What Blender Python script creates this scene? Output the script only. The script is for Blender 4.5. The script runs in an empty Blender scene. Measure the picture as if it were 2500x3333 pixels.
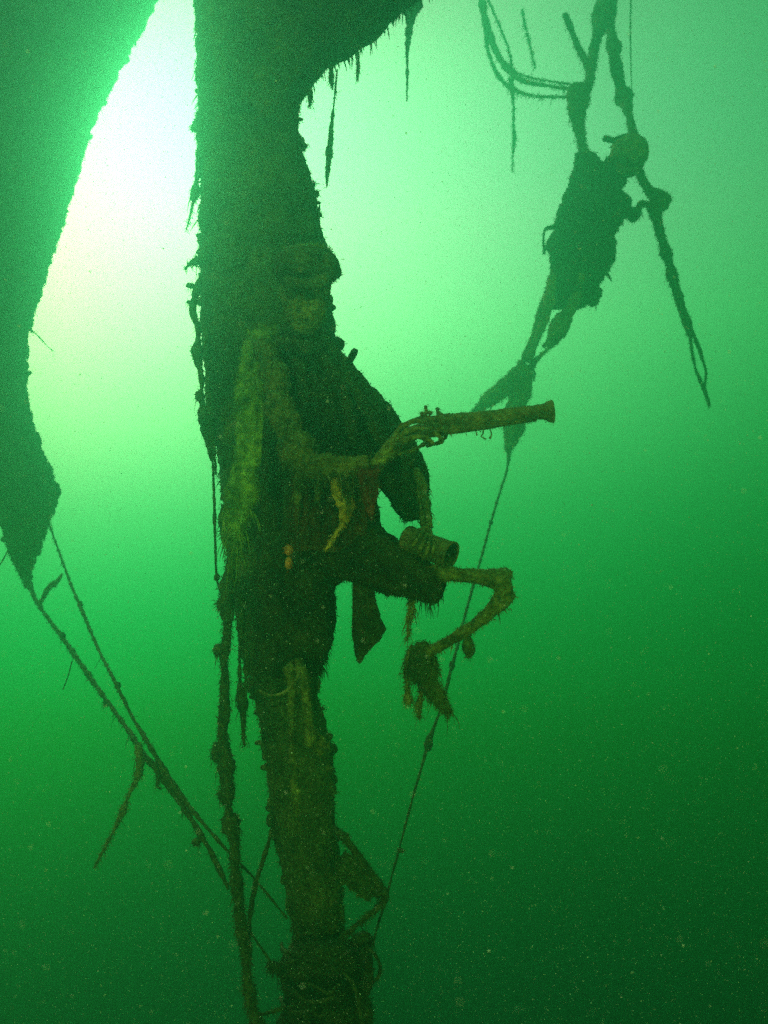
import bpy, bmesh, math, random
import numpy as np
from mathutils import Vector, noise, Matrix

random.seed(11)
sc = bpy.context.scene
col = sc.collection
F = 2592.0

# ------------------------------------------------------------------ camera
cam = bpy.data.cameras.new('camera')
co = bpy.data.objects.new('camera', cam)
col.objects.link(co)
cam.sensor_fit = 'VERTICAL'
cam.sensor_height = 36
cam.lens = F / 3333 * 36
cam.clip_end = 200
cam.clip_start = .02
cam.dof.use_dof = True
cam.dof.focus_distance = 2.15
cam.dof.aperture_fstop = 3.6
co.rotation_euler = (math.pi / 2, 0, 0)
sc.camera = co
vs = sc.view_settings
vs.view_transform = 'Standard'
vs.look = 'None'
vs.exposure = 0.0
vs.gamma = 1.0
sc.cycles.volume_bounces = 1
sc.cycles.use_denoising = False

# ------------------------------------------------------------------ water light (world)
SUN = Vector((-.27, 1, .50)).normalized()
WS = 0.58
w = bpy.data.worlds.new('World')
sc.world = w
w.use_nodes = True
nt = w.node_tree
nt.nodes.clear()
N = nt.nodes.new
L = nt.links.new
out = N('ShaderNodeOutputWorld')
bg = N('ShaderNodeBackground')
L(bg.outputs[0], out.inputs[0])
tc = N('ShaderNodeTexCoord')
sp = N('ShaderNodeSeparateXYZ')
L(tc.outputs['Generated'], sp.inputs[0])
mr = N('ShaderNodeMapRange')
mr.inputs[1].default_value = -1
mr.inputs[2].default_value = 1
L(sp.outputs[2], mr.inputs[0])
cr = N('ShaderNodeValToRGB')
L(mr.outputs[0], cr.inputs[0])
RAMP = [(-1, (0, .004, 0)), (-.6, (0, .04, .0005)), (-.5, (0, .10, .001)), (-.4, (0, .34, .008)),
        (-.3, (0, .80, .01)), (-.2, (0, 1.4, .04)), (0, (.02, 3.1, .70)), (.16, (2.8, 6.2, 2.8)),
        (.3, (7.3, 9.8, 6.0)), (.42, (9.6, 9.0, 7.2)), (.52, (8.8, 7.6, 6.6)), (.62, (5.6, 4.8, 5.0)), (1, (.6, 2.5, 2.0))]
cr.color_ramp.interpolation = 'B_SPLINE'
e = cr.color_ramp.elements
while len(e) < len(RAMP):
    e.new(.5)
for i, (p, c) in enumerate(RAMP):
    e[i].position = (p + 1) / 2
    e[i].color = (*[x / 8 for x in c], 1)


def mth(op, a, b=None):
    m = N('ShaderNodeMath')
    m.operation = op
    for i, v in enumerate((a, b)):
        if v is None:
            continue
        if isinstance(v, (int, float)):
            m.inputs[i].default_value = v
        else:
            L(v, m.inputs[i])
    return m.outputs[0]


cx = N('ShaderNodeCombineXYZ')
xc = mth('MAXIMUM', mth('MINIMUM', sp.outputs[0], .5), -.36)
for i, k in enumerate((-3.7, -1.5, -2.2)):
    L(mth('EXPONENT', mth('MULTIPLY', xc, k)), cx.inputs[i])
yb = N('ShaderNodeMapRange')
yb.inputs[1].default_value = -.5
yb.inputs[2].default_value = .5
yb.inputs[3].default_value = .10 * 8 * WS
yb.inputs[4].default_value = 8 * WS
L(sp.outputs[1], yb.inputs[0])
v1 = N('ShaderNodeVectorMath')
v1.operation = 'MULTIPLY'
L(cr.outputs[0], v1.inputs[0])
L(cx.outputs[0], v1.inputs[1])
v2 = N('ShaderNodeVectorMath')
v2.operation = 'SCALE'
L(v1.outputs[0], v2.inputs[0])
L(yb.outputs[0], v2.inputs['Scale'])
# added warm fill light from behind the camera, standing in for a strobe
bk = N('ShaderNodeMapRange')
bk.inputs[1].default_value = -.45
bk.inputs[2].default_value = -.95
L(sp.outputs[1], bk.inputs[0])
v3 = N('ShaderNodeVectorMath')
v3.operation = 'SCALE'
v3.inputs[0].default_value = (3.6, 3.9, 1.0)
L(bk.outputs[0], v3.inputs['Scale'])
v4 = N('ShaderNodeVectorMath')
v4.operation = 'ADD'
L(v2.outputs[0], v4.inputs[0])
L(v3.outputs[0], v4.inputs[1])
L(v4.outputs[0], bg.inputs[0])
bg.inputs[1].default_value = 1.0

sl = bpy.data.lights.new('sun', 'SUN')
so = bpy.data.objects.new('sun', sl)
col.objects.link(so)
sl.energy = 5.0
sl.angle = math.radians(10)
sl.color = (1, 1, .68)
so.rotation_euler = SUN.to_track_quat('Z', 'Y').to_euler()

# ------------------------------------------------------------------ helpers


def P(px, py, Y):
    return Vector(((px - 1250) / F * Y, Y, (1666.5 - py) / F * Y))


def material(name, c1, c2, scale=12, rough=.95, c3=None, bump=.6, fine=90, silt=.45):
    m = bpy.data.materials.new(name)
    m.use_nodes = True
    t = m.node_tree
    b = t.nodes['Principled BSDF']
    b.inputs['Roughness'].default_value = rough
    b.inputs['Specular IOR Level'].default_value = .15
    tcn = t.nodes.new('ShaderNodeTexCoord')
    n1 = t.nodes.new('ShaderNodeTexNoise')
    n1.inputs['Scale'].default_value = scale
    n1.inputs['Detail'].default_value = 6
    n1.inputs['Roughness'].default_value = .65
    t.links.new(tcn.outputs['Object'], n1.inputs['Vector'])
    r = t.nodes.new('ShaderNodeValToRGB')
    r.color_ramp.elements[0].position = .38
    r.color_ramp.elements[0].color = (*c1, 1)
    r.color_ramp.elements[1].position = .62
    r.color_ramp.elements[1].color = (*c2, 1)
    if c3:
        x = r.color_ramp.elements.new(.74)
        x.color = (*c3, 1)
    t.links.new(n1.outputs['Fac'], r.inputs[0])
    n2 = t.nodes.new('ShaderNodeTexNoise')
    n2.inputs['Scale'].default_value = fine
    n2.inputs['Detail'].default_value = 4
    t.links.new(tcn.outputs['Object'], n2.inputs['Vector'])
    mp = t.nodes.new('ShaderNodeMapRange')
    mp.inputs[1].default_value = .3
    mp.inputs[2].default_value = .7
    mp.inputs[3].default_value = .45
    mp.inputs[4].default_value = 1.6
    t.links.new(n2.outputs['Fac'], mp.inputs[0])
    mx = t.nodes.new('ShaderNodeVectorMath')
    mx.operation = 'SCALE'
    t.links.new(r.outputs[0], mx.inputs[0])
    t.links.new(mp.outputs[0], mx.inputs['Scale'])
    # pale silt that has settled on what faces up
    ge = t.nodes.new('ShaderNodeNewGeometry')
    sz = t.nodes.new('ShaderNodeSeparateXYZ')
    t.links.new(ge.outputs['Normal'], sz.inputs[0])
    s1 = t.nodes.new('ShaderNodeMapRange')
    s1.inputs[1].default_value = .1
    s1.inputs[2].default_value = .9
    s1.inputs[4].default_value = silt
    t.links.new(sz.outputs[2], s1.inputs[0])
    s2 = t.nodes.new('ShaderNodeMath')
    s2.operation = 'MULTIPLY'
    t.links.new(s1.outputs[0], s2.inputs[0])
    t.links.new(mp.outputs[0], s2.inputs[1])
    mi = t.nodes.new('ShaderNodeMix')
    mi.data_type = 'RGBA'
    t.links.new(s2.outputs[0], mi.inputs[0])
    t.links.new(mx.outputs[0], mi.inputs[6])
    mi.inputs[7].default_value = (.125, .20, .055, 1)
    t.links.new(mi.outputs[2], b.inputs['Base Color'])
    bp = t.nodes.new('ShaderNodeBump')
    bp.inputs['Strength'].default_value = bump
    bp.inputs['Distance'].default_value = .01
    t.links.new(n2.outputs['Fac'], bp.inputs['Height'])
    t.links.new(bp.outputs[0], b.inputs['Normal'])
    return m


M = {
    'bark': material('weedy_bark', (.022, .034, .013), (.075, .095, .032), 8, c3=(.15, .16, .055)),
    'algae': material('brown_green_algae', (.020, .038, .013), (.065, .095, .026), 9),
    'green': material('bright_green_algae', (.06, .11, .020), (.17, .27, .05), 10, c3=(.26, .36, .07), fine=40),
    'bone': material('algae_stained_bone', (.034, .046, .012), (.13, .15, .033), 20, c3=(.34, .36, .10)),
    'skull': material('silted_skull', (.04, .05, .014), (.15, .16, .04), 14, c3=(.26, .23, .05)),
    'cloth': material('dark_silted_cloth', (.008, .012, .006), (.036, .044, .015), 12, c3=(.085, .09, .03), silt=.25),
    'trouser': material('dark_brown_cloth', (.008, .010, .004), (.030, .034, .011), 11, c3=(.075, .07, .02), silt=.15),
    'hat': material('silted_felt', (.020, .028, .010), (.07, .085, .028), 16, silt=.3),
    'apron': material('faded_brown_red_cloth', (.016, .010, .004), (.06, .034, .010), 18, c3=(.10, .06, .018), silt=.1),
    'brown': material('silted_brown_sleeve', (.024, .030, .008), (.095, .10, .024), 15, c3=(.20, .20, .05)),
    'red': material('faded_red_cloth', (.030, .012, .005), (.105, .024, .009), 24),
    'yellow': material('ochre_rag', (.20, .13, .015), (.42, .30, .05), 25),
    'wood': material('sunken_gun_wood', (.045, .050, .014), (.13, .13, .04), 26, c3=(.24, .12, .05)),
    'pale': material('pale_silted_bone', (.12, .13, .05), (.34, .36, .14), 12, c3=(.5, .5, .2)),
    'metal': material('silted_metal', (.045, .055, .02), (.12, .12, .045), 28),
    'dark': material('dark_peg_and_hollow_shade', (.006, .008, .004), (.018, .02, .01), 20),  # near black for the peg, and for shade painted inside the tankard
    'rope': material('weedy_rope', (.018, .030, .010), (.055, .070, .022), 30, silt=.3),
    'kelp': material('pale_weed', (.05, .07, .02), (.17, .18, .055), 20),
    'orange': material('rusty_orange', (.22, .08, .012), (.42, .17, .03), 30),
    'silt': material('lakebed_silt', (.02, .022, .012), (.05, .05, .03), 2, fine=20),
}
sm = bpy.data.materials.new('pale_silt_speck')
sm.use_nodes = True
sm.node_tree.nodes['Principled BSDF'].inputs['Base Color'].default_value = (.55, .68, .55, 1)
sm.node_tree.nodes['Principled BSDF'].inputs['Roughness'].default_value = .8
M['speck'] = sm


def tag(o, label=None, cat=None, group=None, kind=None):
    if label:
        o['label'] = label
    if cat:
        o['category'] = cat
    if group:
        o['group'] = group
    if kind:
        o['kind'] = kind
    return o


def empty(name, loc):
    o = bpy.data.objects.new(name, None)
    o.location = loc
    o.empty_display_size = .05
    col.objects.link(o)
    return o


def catmull(pts, n):
    pts = [np.array(p, float) for p in pts]
    q = [2 * pts[0] - pts[1]] + pts + [2 * pts[-1] - pts[-2]]
    res = []
    for i in range(1, len(q) - 2):
        k = n[i - 1] if isinstance(n, list) else n
        for j in range(k):
            t = j / k
            res.append(.5 * (2 * q[i] + (q[i + 1] - q[i - 1]) * t + (2 * q[i - 1] - 5 * q[i] + 4 * q[i + 1] - q[i + 2]) * t * t
                             + (3 * q[i] - q[i - 1] - 3 * q[i + 1] + q[i + 2]) * t ** 3))
    res.append(pts[-1])
    return res


_b = bmesh.new()
bmesh.ops.create_icosphere(_b, subdivisions=4, radius=1)
ICO = {4: ([v.co.copy() for v in _b.verts], [[v.index for v in f.verts] for f in _b.faces])}
_b.free()
for s_ in (1, 2, 3):
    _b = bmesh.new()
    bmesh.ops.create_icosphere(_b, subdivisions=s_, radius=1)
    ICO[s_] = ([v.co.copy() for v in _b.verts], [[v.index for v in f.verts] for f in _b.faces])
    _b.free()


class MB:
    def __init__(s):
        s.v, s.f, s.surf = [], [], []

    def tube(s, pts, segs=14, step=.012, amp=.15, freq=14, fine=.10, ffreq=60, k=1.0, horiz=False, power=1.0, surf=True, folds=0):
        """pts: (px, py, Y, r_px) joined by a smooth line; lumpy elliptical rings."""
        p3 = [(*P(a, b, c), d / F * c) for a, b, c, d in pts]
        ns = [max(1, int((Vector(p3[i + 1][:3]) - Vector(p3[i][:3])).length / step)) for i in range(len(p3) - 1)]
        c = catmull(p3, ns)
        n = len(c)
        base = len(s.v)
        for i in range(n):
            p = Vector(c[i][:3])
            r = max(c[i][3], .0004)
            t = (Vector(c[min(i + 1, n - 1)][:3]) - Vector(c[max(i - 1, 0)][:3])).normalized()
            if horiz:
                side, dep = Vector((1, 0, 0)), Vector((0, 1, 0))
            else:
                ref = Vector((0, 1, 0)) if abs(t.y) < .9 else Vector((1, 0, 0))
                dep = (ref - t * ref.dot(t)).normalized()
                side = t.cross(dep)
            rr = r * (1 + amp * noise.noise(p * freq + Vector((3, 1, 7))))
            for j in range(segs):
                a = 2 * math.pi * j / segs
                ca, sa = math.cos(a), math.sin(a)
                d = side * ca + dep * (sa * k)
                q = p + d * rr
                disp = rr * (fine * noise.noise(q * ffreq) + amp * .8 * noise.noise(q * freq))
                if folds:
                    disp += rr * folds * math.sin(a * 9 + 3 * noise.noise(p * 5))
                q = q + d.normalized() * disp
                s.v.append(q)
                if surf:
                    s.surf.append((q, d.normalized()))
        for i in range(n - 1):
            for j in range(segs):
                a = base + i * segs + j
                b = base + i * segs + (j + 1) % segs
                s.f.append((a, b, b + segs, a + segs))
        for ring, flip in ((0, 1), (n - 1, 0)):
            i0 = base + ring * segs
            cc = Vector(c[ring][:3])
            s.v.append(cc)
            ci = len(s.v) - 1
            for j in range(segs):
                a, b = i0 + j, i0 + (j + 1) % segs
                s.f.append((ci, b, a) if flip else (ci, a, b))
        return s

    def rows(s, rows, k=.8, **kw):
        """rows: (py, x_left, x_right, Y) horizontal elliptical rings."""
        return s.tube([((a + b) / 2, y, Y, (b - a) / 2) for y, a, b, Y in rows], horiz=True, k=k, **kw)

    def blob(s, px, py, Y, rx, ry, rz=None, sub=3, amp=.2, freq=18, rot=0, fn=None, surf=True):
        """ellipsoid, rx/ry/rz in photo pixels at that depth"""
        if rz is None:
            rz = (rx + ry) / 2
        c = P(px, py, Y)
        sx, sz, sy = rx / F * Y, ry / F * Y, rz / F * Y
        vs_, fs = ICO[sub]
        base = len(s.v)
        R = Matrix.Rotation(rot, 3, 'Y')
        for v in vs_:
            d = v.copy()
            m = 1.0
            if fn:
                m = fn(d)
            q = R @ Vector((d.x * sx, d.y * sy, d.z * sz)) * m
            q = q * (1 + amp * noise.noise((c + q) * freq) + amp * .5 * noise.noise((c + q) * freq * 3))
            s.v.append(c + q)
            if surf:
                s.surf.append((c + q, (R @ d).normalized()))
        for f in fs:
            s.f.append(tuple(base + i for i in f))
        return s

    def slab(s, outline, Y, th=.01, jit=0, cuts=True):
        """outline in photo pixels, gets real thickness and a gentle waviness"""
        pts = []
        n = len(outline)
        for i in range(n):
            a = outline[i]
            b = outline[(i + 1) % n]
            ya = a[2] if len(a) > 2 else Y
            yb_ = b[2] if len(b) > 2 else Y
            m = max(1, int(math.hypot(b[0] - a[0], b[1] - a[1]) / 9))
            for k in range(m):
                t = k / m
                jx = random.uniform(-jit, jit)
                jy = random.uniform(-jit, jit)
                pts.append((a[0] + (b[0] - a[0]) * t + jx, a[1] + (b[1] - a[1]) * t + jy, ya + (yb_ - ya) * t))
        b = bmesh.new()
        f = b.faces.new([b.verts.new(P(*p)) for p in pts])
        r = bmesh.ops.triangulate(b, faces=[f])
        if cuts:
            for _ in range(2):
                bmesh.ops.subdivide_edges(b, edges=[e_ for e_ in b.edges if e_.calc_length() > .014 and not e_.is_boundary], cuts=1)
                bmesh.ops.triangulate(b, faces=b.faces)
        b.verts.index_update()
        base = len(s.v)
        vv = list(b.verts)
        bd = {v for e_ in b.edges if e_.is_boundary for v in e_.verts}
        for sgn in (-1, 1):
            for v in vv:
                t = th / 2 * (.35 if v in bd else 1)
                wv = .008 * noise.noise(v.co * 11) + .003 * noise.noise(v.co * 45)
                q = v.co + Vector((0, sgn * t + wv, 0))
                s.v.append(q)
                s.surf.append((q, Vector((0, sgn, 0)) + (Vector((0, 0, -1)) if v in bd else Vector((0, 0, 0)))))
        nv = len(vv)
        for f in b.faces:
            ids = [v.index for v in f.verts]
            s.f.append(tuple(base + i for i in ids))
            s.f.append(tuple(base + nv + i for i in reversed(ids)))
        for e_ in b.edges:
            if e_.is_boundary:
                i, j = e_.verts[0].index, e_.verts[1].index
                s.f.append((base + i, base + j, base + nv + j, base + nv + i))
        b.free()
        return s

    def fuzz(s, n, ln=.010, wd=.0022, down=.6, spread=.6, src=None, cond=None, out_=1.0):
        """short soft filaments growing from the surface"""
        src = src or s.surf
        src = [q for q in src if (cond is None or cond(q[0]))]
        if not src:
            return s
        for _ in range(int(n * 1.25)):
            p, nn = random.choice(src)
            d = nn * out_ + Vector((random.gauss(0, spread), random.gauss(0, spread), random.gauss(0, spread) - down * random.random()))
            if d.length < .01:
                continue
            d.normalize()
            l = ln * random.choice((.25, .35, .45, .5, .6, .8, 1.1, 1.6))
            p = p + Vector((random.gauss(0, .003), random.gauss(0, .003), random.gauss(0, .003))) - nn * .002
            sd = d.cross(Vector((random.gauss(0, 1), random.gauss(0, 1), random.gauss(0, 1))))
            if sd.length < 1e-4:
                continue
            sd = sd.normalized() * wd * random.uniform(.35, 1.0)
            mid = p + d * l * .55
            tip = p + d * l + Vector((0, 0, -l * .35 * down)) + sd * random.uniform(-1, 1)
            b = len(s.v)
            s.v += [p - sd, p + sd, mid + sd * .8, mid - sd * .8, tip]
            s.f += [(b, b + 1, b + 2, b + 3), (b + 3, b + 2, b + 4)]
        return s

    def strands(s, n, src=None, ln=(.03, .09), r=.0015, cond=None):
        """longer drooping threads hanging from the surface"""
        src = [q for q in (src or s.surf) if (cond is None or cond(q[0]))]
        if not src:
            return s
        for _ in range(n):
            p, nn = random.choice(src)
            l = random.uniform(*ln)
            k = max(4, int(l / .008))
            pts = []
            x = p.copy()
            d = (nn * .5 + Vector((random.gauss(0, .2), random.gauss(0, .2), -.6))).normalized()
            for i in range(k + 1):
                pts.append((x.copy(), r * (1 + .8 * noise.noise(x * 120)) * (1.25 - i / k)))
                d = (d + Vector((random.gauss(0, .12), random.gauss(0, .12), -.25))).normalized()
                x = x + d * (l / k)
            s.rawtube(pts, 5)
        return s

    def rawtube(s, pts, segs=6, surf=False):
        base = len(s.v)
        n = len(pts)
        for i in range(n):
            p, r = pts[i]
            t = (pts[min(i + 1, n - 1)][0] - pts[max(i - 1, 0)][0]).normalized()
            ref = Vector((0, 1, 0)) if abs(t.y) < .9 else Vector((1, 0, 0))
            dep = (ref - t * ref.dot(t)).normalized()
            side = t.cross(dep)
            for j in range(segs):
                a = 2 * math.pi * j / segs
                d = side * math.cos(a) + dep * math.sin(a)
                s.v.append(p + d * r)
                if surf:
                    s.surf.append((p + d * r, d))
        for i in range(n - 1):
            for j in range(segs):
                a = base + i * segs + j
                b = base + i * segs + (j + 1) % segs
                s.f.append((a, b, b + segs, a + segs))
        s.f.append(tuple(base + j for j in reversed(range(segs))))
        s.f.append(tuple(base + (n - 1) * segs + j for j in range(segs)))
        return s

    def build(s, name, mat, parent=None, smooth=True):
        me = bpy.data.meshes.new(name)
        off = parent_loc(parent)
        me.from_pydata([tuple(v - off) for v in s.v], [], s.f)
        me.materials.append(M[mat])
        me.update()
        if smooth:
            me.polygons.foreach_set('use_smooth', [True] * len(me.polygons))
        o = bpy.data.objects.new(name, me)
        col.objects.link(o)
        if parent:
            o.parent = parent
        return o


def parent_loc(p):
    v = Vector((0, 0, 0))
    while p:
        v = v + p.location
        p = p.parent
    return v


def solo(mb, name, mat, label, cat, group=None):
    """a thing that is one mesh"""
    return tag(mb.build(name, mat), label, cat, group)


def weedrope(name, pts, label, mat='rope', fz=300, ln=.008, st=0, lump=.45, step=.006, group=None, cat='rope', segs=8, blobs=(), freq=30, sl=(.02, .06)):
    mb = MB().tube(pts, segs=segs, step=step, amp=lump, freq=freq, fine=.35, ffreq=110)
    for b in blobs:
        mb.blob(*b, sub=3, amp=.4, freq=40)
    mb.fuzz(fz, ln, .0016, down=.9)
    if st:
        mb.strands(st, ln=sl, r=.0012)
    return solo(mb, name, mat, label, cat, group)


# ------------------------------------------------------------------ setting: the lakebed far below
gv = MB()
nx, ny = 60, 50
for j in range(ny + 1):
    for i in range(nx + 1):
        x = -5.6 + 11.2 * i / nx
        y = -.9 + 7.4 * j / ny
        gv.v.append(Vector((x, y, -6.9 + .12 * noise.noise(Vector((x * .7, y * .7, 0))) + .03 * noise.noise(Vector((x * 4, y * 4, 2))))))
for j in range(ny):
    for i in range(nx):
        a = j * (nx + 1) + i
        gv.f.append((a, a + 1, a + nx + 2, a + nx + 1))
tag(gv.build('lakebed', 'silt'), kind='structure')

# ------------------------------------------------------------------ the big tree trunk with its side limb
tree = tag(empty('sunken_tree', P(1040, 3300, 2.55)), 'thick weed covered central tree trunk with heavy limb going up right, behind the large skeleton', 'tree')
YL = [(-260, 640, 1120, 2.85), (-100, 640, 1110, 2.85), (0, 641, 1080, 2.84), (150, 643, 1040, 2.82), (300, 646, 985, 2.8), (400, 650, 968, 2.78), (500, 654, 988, 2.76), (600, 657, 1020, 2.74),
      (700, 657, 1042, 2.72), (800, 655, 1058, 2.7), (900, 652, 1066, 2.68), (1000, 656, 1080, 2.66), (1100, 664, 1092, 2.64), (1200, 677, 1098, 2.62),
      (1300, 690, 1100, 2.6), (1400, 704, 1100, 2.58), (1500, 716, 1100, 2.56), (1600, 727, 1095, 2.55), (1700, 735, 1090, 2.55), (1800, 745, 1080, 2.54),
      (1900, 757, 1072, 2.53), (2000, 772, 1062, 2.52), (2100, 790, 1048, 2.5), (2200, 812, 1036, 2.5), (2300, 838, 1036, 2.5), (2400, 858, 1066, 2.5),
      (2450, 868, 1080, 2.5), (2600, 880, 1086, 2.5), (2700, 890, 1092, 2.5), (2800, 912, 1102, 2.5), (2900, 932, 1112, 2.5), (3000, 950, 1116, 2.5),
      (3100, 955, 1120, 2.5), (3250, 940, 1130, 2.5), (3500, 930, 1150, 2.5)]
tr = MB().rows(YL, k=.75, segs=110, step=.011, amp=.035, freq=5, fine=.045, ffreq=26)
for _ in range(260):
    p, nn = random.choice(tr.surf)
    if nn.y > .5:
        continue
    pr = (1250 + p.x / p.y * F, 1666.5 - p.z / p.y * F)
    tr.blob(pr[0], pr[1], p.y, random.uniform(6, 22), random.uniform(8, 30), random.uniform(6, 14), sub=2, amp=.5, freq=30, surf=False)
for (ra, rb) in zip(YL[:-1], YL[1:]):
    for _ in range(8):
        q = random.random()
        yy = ra[0] + (rb[0] - ra[0]) * q
        sd_ = random.choice((1, 2))
        if sd_ == 2 and 900 < yy < 2150:
            continue
        xx = ra[sd_] + (rb[sd_] - ra[sd_]) * q
        tr.blob(xx + random.uniform(-6, 4) * (1 if sd_ == 2 else -1), yy, ra[3] + (rb[3] - ra[3]) * q + random.uniform(-.04, .04), random.choice((3, 4, 5, 8, 13)), random.choice((5, 8, 14, 26)), 9, sub=2, amp=.9, freq=34)
tree_surf = list(tr.surf)
tr.build('trunk', 'bark', tree)
lb = MB().tube([(800, 380, 2.8, 120), (868, 180, 2.82, 178), (950, 35, 2.84, 224), (1120, -110, 2.88, 222), (1400, -330, 2.95, 215)],
               segs=90, step=.013, amp=.06, freq=6, fine=.05, ffreq=26, k=.8)
limb_surf = list(lb.surf)
lb.build('limb', 'bark', tree)
al = MB()
al.fuzz(26000, .010, .0022, down=.8, src=tree_surf + limb_surf, cond=lambda q: q.y < 2.95)
edge = lambda q: True
al.strands(150, src=tree_surf, ln=(.015, .05), r=.0022, cond=lambda q: abs(q.y - (2.55 + .0)) < .5 and (q.x < (760 - 1250) / F * 2.6))
al.strands(160, src=limb_surf, ln=(.015, .055), r=.003, cond=lambda q: q.z < (1666 - 90) / F * 2.85 - (q.x - (1060 - 1250) / F * 2.85) * -.85 and q.x > (980 - 1250) / F * 2.8 and q.z > .9)
tag(al.build('algae', 'algae', tree), kind='stuff')

# long weed strands that hang free of the trunk's left side
LS = [
    ([(690, 800, 2.5, 7), (668, 840, 2.45, 16), (640, 850, 2.42, 12), (615, 862, 2.4, 7), (603, 876, 2.4, 3)], (), 'ragged weed twig sticking out left from the trunk at the height of the hat'),
    ([(655, 900, 2.5, 10), (634, 960, 2.48, 14), (628, 1010, 2.48, 12), (645, 1080, 2.48, 9), (643, 1150, 2.48, 15), (655, 1230, 2.48, 9), (658, 1310, 2.48, 13), (668, 1390, 2.48, 14), (678, 1450, 2.48, 12), (690, 1500, 2.48, 5)],
     ((622, 930, 2.48, 14, 8), (618, 985, 2.48, 9, 6), (642, 1150, 2.48, 20, 26), (668, 1360, 2.48, 22, 40), (650, 1290, 2.48, 14, 22)), 'thick knotted weed strand hanging close along the left of the trunk beside the green sleeve'),
    ([(670, 1040, 2.45, 6), (672, 1120, 2.45, 12), (676, 1220, 2.45, 8), (683, 1320, 2.45, 11), (692, 1420, 2.45, 9), (700, 1500, 2.45, 5), (702, 1545, 2.45, 3)], (), 'thinner weed strand between the knotted strand and the trunk, left of the jacket'),
    ([(655, 455, 2.7, 8), (648, 520, 2.7, 12), (641, 580, 2.7, 9), (634, 630, 2.7, 12), (622, 690, 2.7, 3), (606, 750, 2.7, 2)], ((633, 640, 2.7, 12, 9),), 'tapering weed whip hanging from the upper left edge of the trunk'),
    ([(645, 365, 2.75, 6), (640, 395, 2.75, 9), (633, 425, 2.75, 11)], (), 'small weed tag on the upper left edge of the trunk'),
    ([(725, 1640, 2.4, 6), (722, 1700, 2.4, 14), (732, 1745, 2.4, 12), (742, 1775, 2.4, 8)], ((748, 1772, 2.4, 9, 7),), 'curled weed tuft under the green sleeve hem'),
]
for pts, bl, lab in LS:
    weedrope('weed_strand', pts, lab, 'algae', fz=420, ln=.010, st=5, lump=.55, step=.006, group='weed strands hanging from the trunk', cat='weed', blobs=bl)
weedrope('hanging_line', [(684, 1400, 2.4, 3), (692, 1500, 2.4, 4), (697, 1620, 2.4, 5), (700, 1740, 2.4, 4.5), (704, 1862, 2.4, 4), (706, 1885, 2.4, 5), (712, 1915, 2.4, 2), (722, 1938, 2.4, 1.2)],
         'thin straight line with a small knot near its end, hanging left of the trunk', fz=160, ln=.004, lump=.4, blobs=((706, 1880, 2.4, 9, 13),), cat='line')

# strands under the limb
for pts, bl, lab in [
    ([(1098, 225, 2.75, 3), (1088, 330, 2.75, 3.5), (1078, 420, 2.75, 6), (1072, 500, 2.75, 11), (1066, 560, 2.75, 7), (1064, 610, 2.75, 2)], (), 'long spindle shaped weed strand hanging from under the limb'),
    ([(1080, 215, 2.75, 9), (1078, 255, 2.75, 9), (1082, 290, 2.75, 3)], (), 'short stubby weed tag close beside the long spindle strand under the limb'),
    ([(1165, 170, 2.78, 5), (1166, 215, 2.78, 6), (1163, 262, 2.78, 2)], (), 'short forked weed tag under the middle of the limb'),
    ([(1008, 290, 2.72, 6), (1010, 330, 2.72, 8), (1005, 350, 2.72, 2)], (), 'short weed tag in the fork between limb and trunk'),
    ([(1328, -20, 3.6, 5), (1332, 90, 3.6, 12), (1326, 150, 3.6, 7), (1326, 230, 3.6, 5), (1324, 330, 3.6, 1.5)], (), 'faint weed strand hanging beyond the right end of the limb'),
    ([(1360, -20, 3.6, 20), (1345, 50, 3.6, 14), (1330, 120, 3.6, 6)], (), 'faint weed curtain at the top edge beside the limb end'),
]:
    weedrope('weed_strand', pts, lab, 'algae', fz=160, ln=.008, st=1, lump=.5, group='weed strands hanging from the limb', cat='weed', blobs=bl)

# ------------------------------------------------------------------ the hanging trunk on the left
lt = tag(empty('tapering_tree', P(80, 1900, 4.3)), 'huge weed covered trunk at the left edge tapering down to a point', 'tree')
LR = [(-330, -900, 690), (-150, -860, 590), (0, -800, 505), (100, -760, 458), (200, -700, 402), (300, -640, 352), (400, -600, 300), (500, -560, 264), (600, -520, 240), (700, -480, 214),
      (800, -450, 180), (900, -420, 148), (1000, -390, 114), (1100, -360, 94), (1200, -340, 83), (1300, -310, 90), (1400, -260, 114), (1500, -190, 150), (1560, -140, 178), (1610, -90, 188),
      (1680, -15, 168), (1730, 8, 148), (1780, 22, 128), (1830, 42, 106), (1870, 62, 96), (1905, 82, 92)]
YY = 4.3
t2 = MB().rows([(a, b, c, YY) for a, b, c in LR], k=.24, segs=170, step=.012, amp=.02, freq=4, fine=.018, ffreq=24)
for (ra, rb) in zip(LR[2:-1], LR[3:]):
    for _ in range(7):
        q = random.random()
        t2.blob(ra[2] + (rb[2] - ra[2]) * q + random.uniform(-5, 3), ra[0] + (rb[0] - ra[0]) * q, YY + random.uniform(-.04, .04), random.choice((2, 3, 4, 7)), random.choice((4, 6, 10, 18)), 7, sub=2, amp=.9, freq=30)
ls = list(t2.surf)
for _ in range(200):
    p, nn = random.choice(ls)
    pr = (1250 + p.x / p.y * F, 1666.5 - p.z / p.y * F)
    if pr[0] < -200 or nn.y > .3:
        continue
    t2.blob(pr[0], pr[1], p.y, random.uniform(6, 18), random.uniform(6, 20), 8, sub=2, amp=.5, freq=30, surf=False)
t2.build('trunk', 'bark', lt)
a2 = MB().fuzz(16000, .010, .0024, down=.8, src=ls, cond=lambda q: q.x > -2.5 and q.y < 4.6)
a2.strands(90, src=ls, ln=(.015, .05), r=.002, cond=lambda q: q.x > (-30 - 1250) / F * YY and q.y < 4.6)
tag(a2.build('algae', 'algae', lt), kind='stuff')

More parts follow.
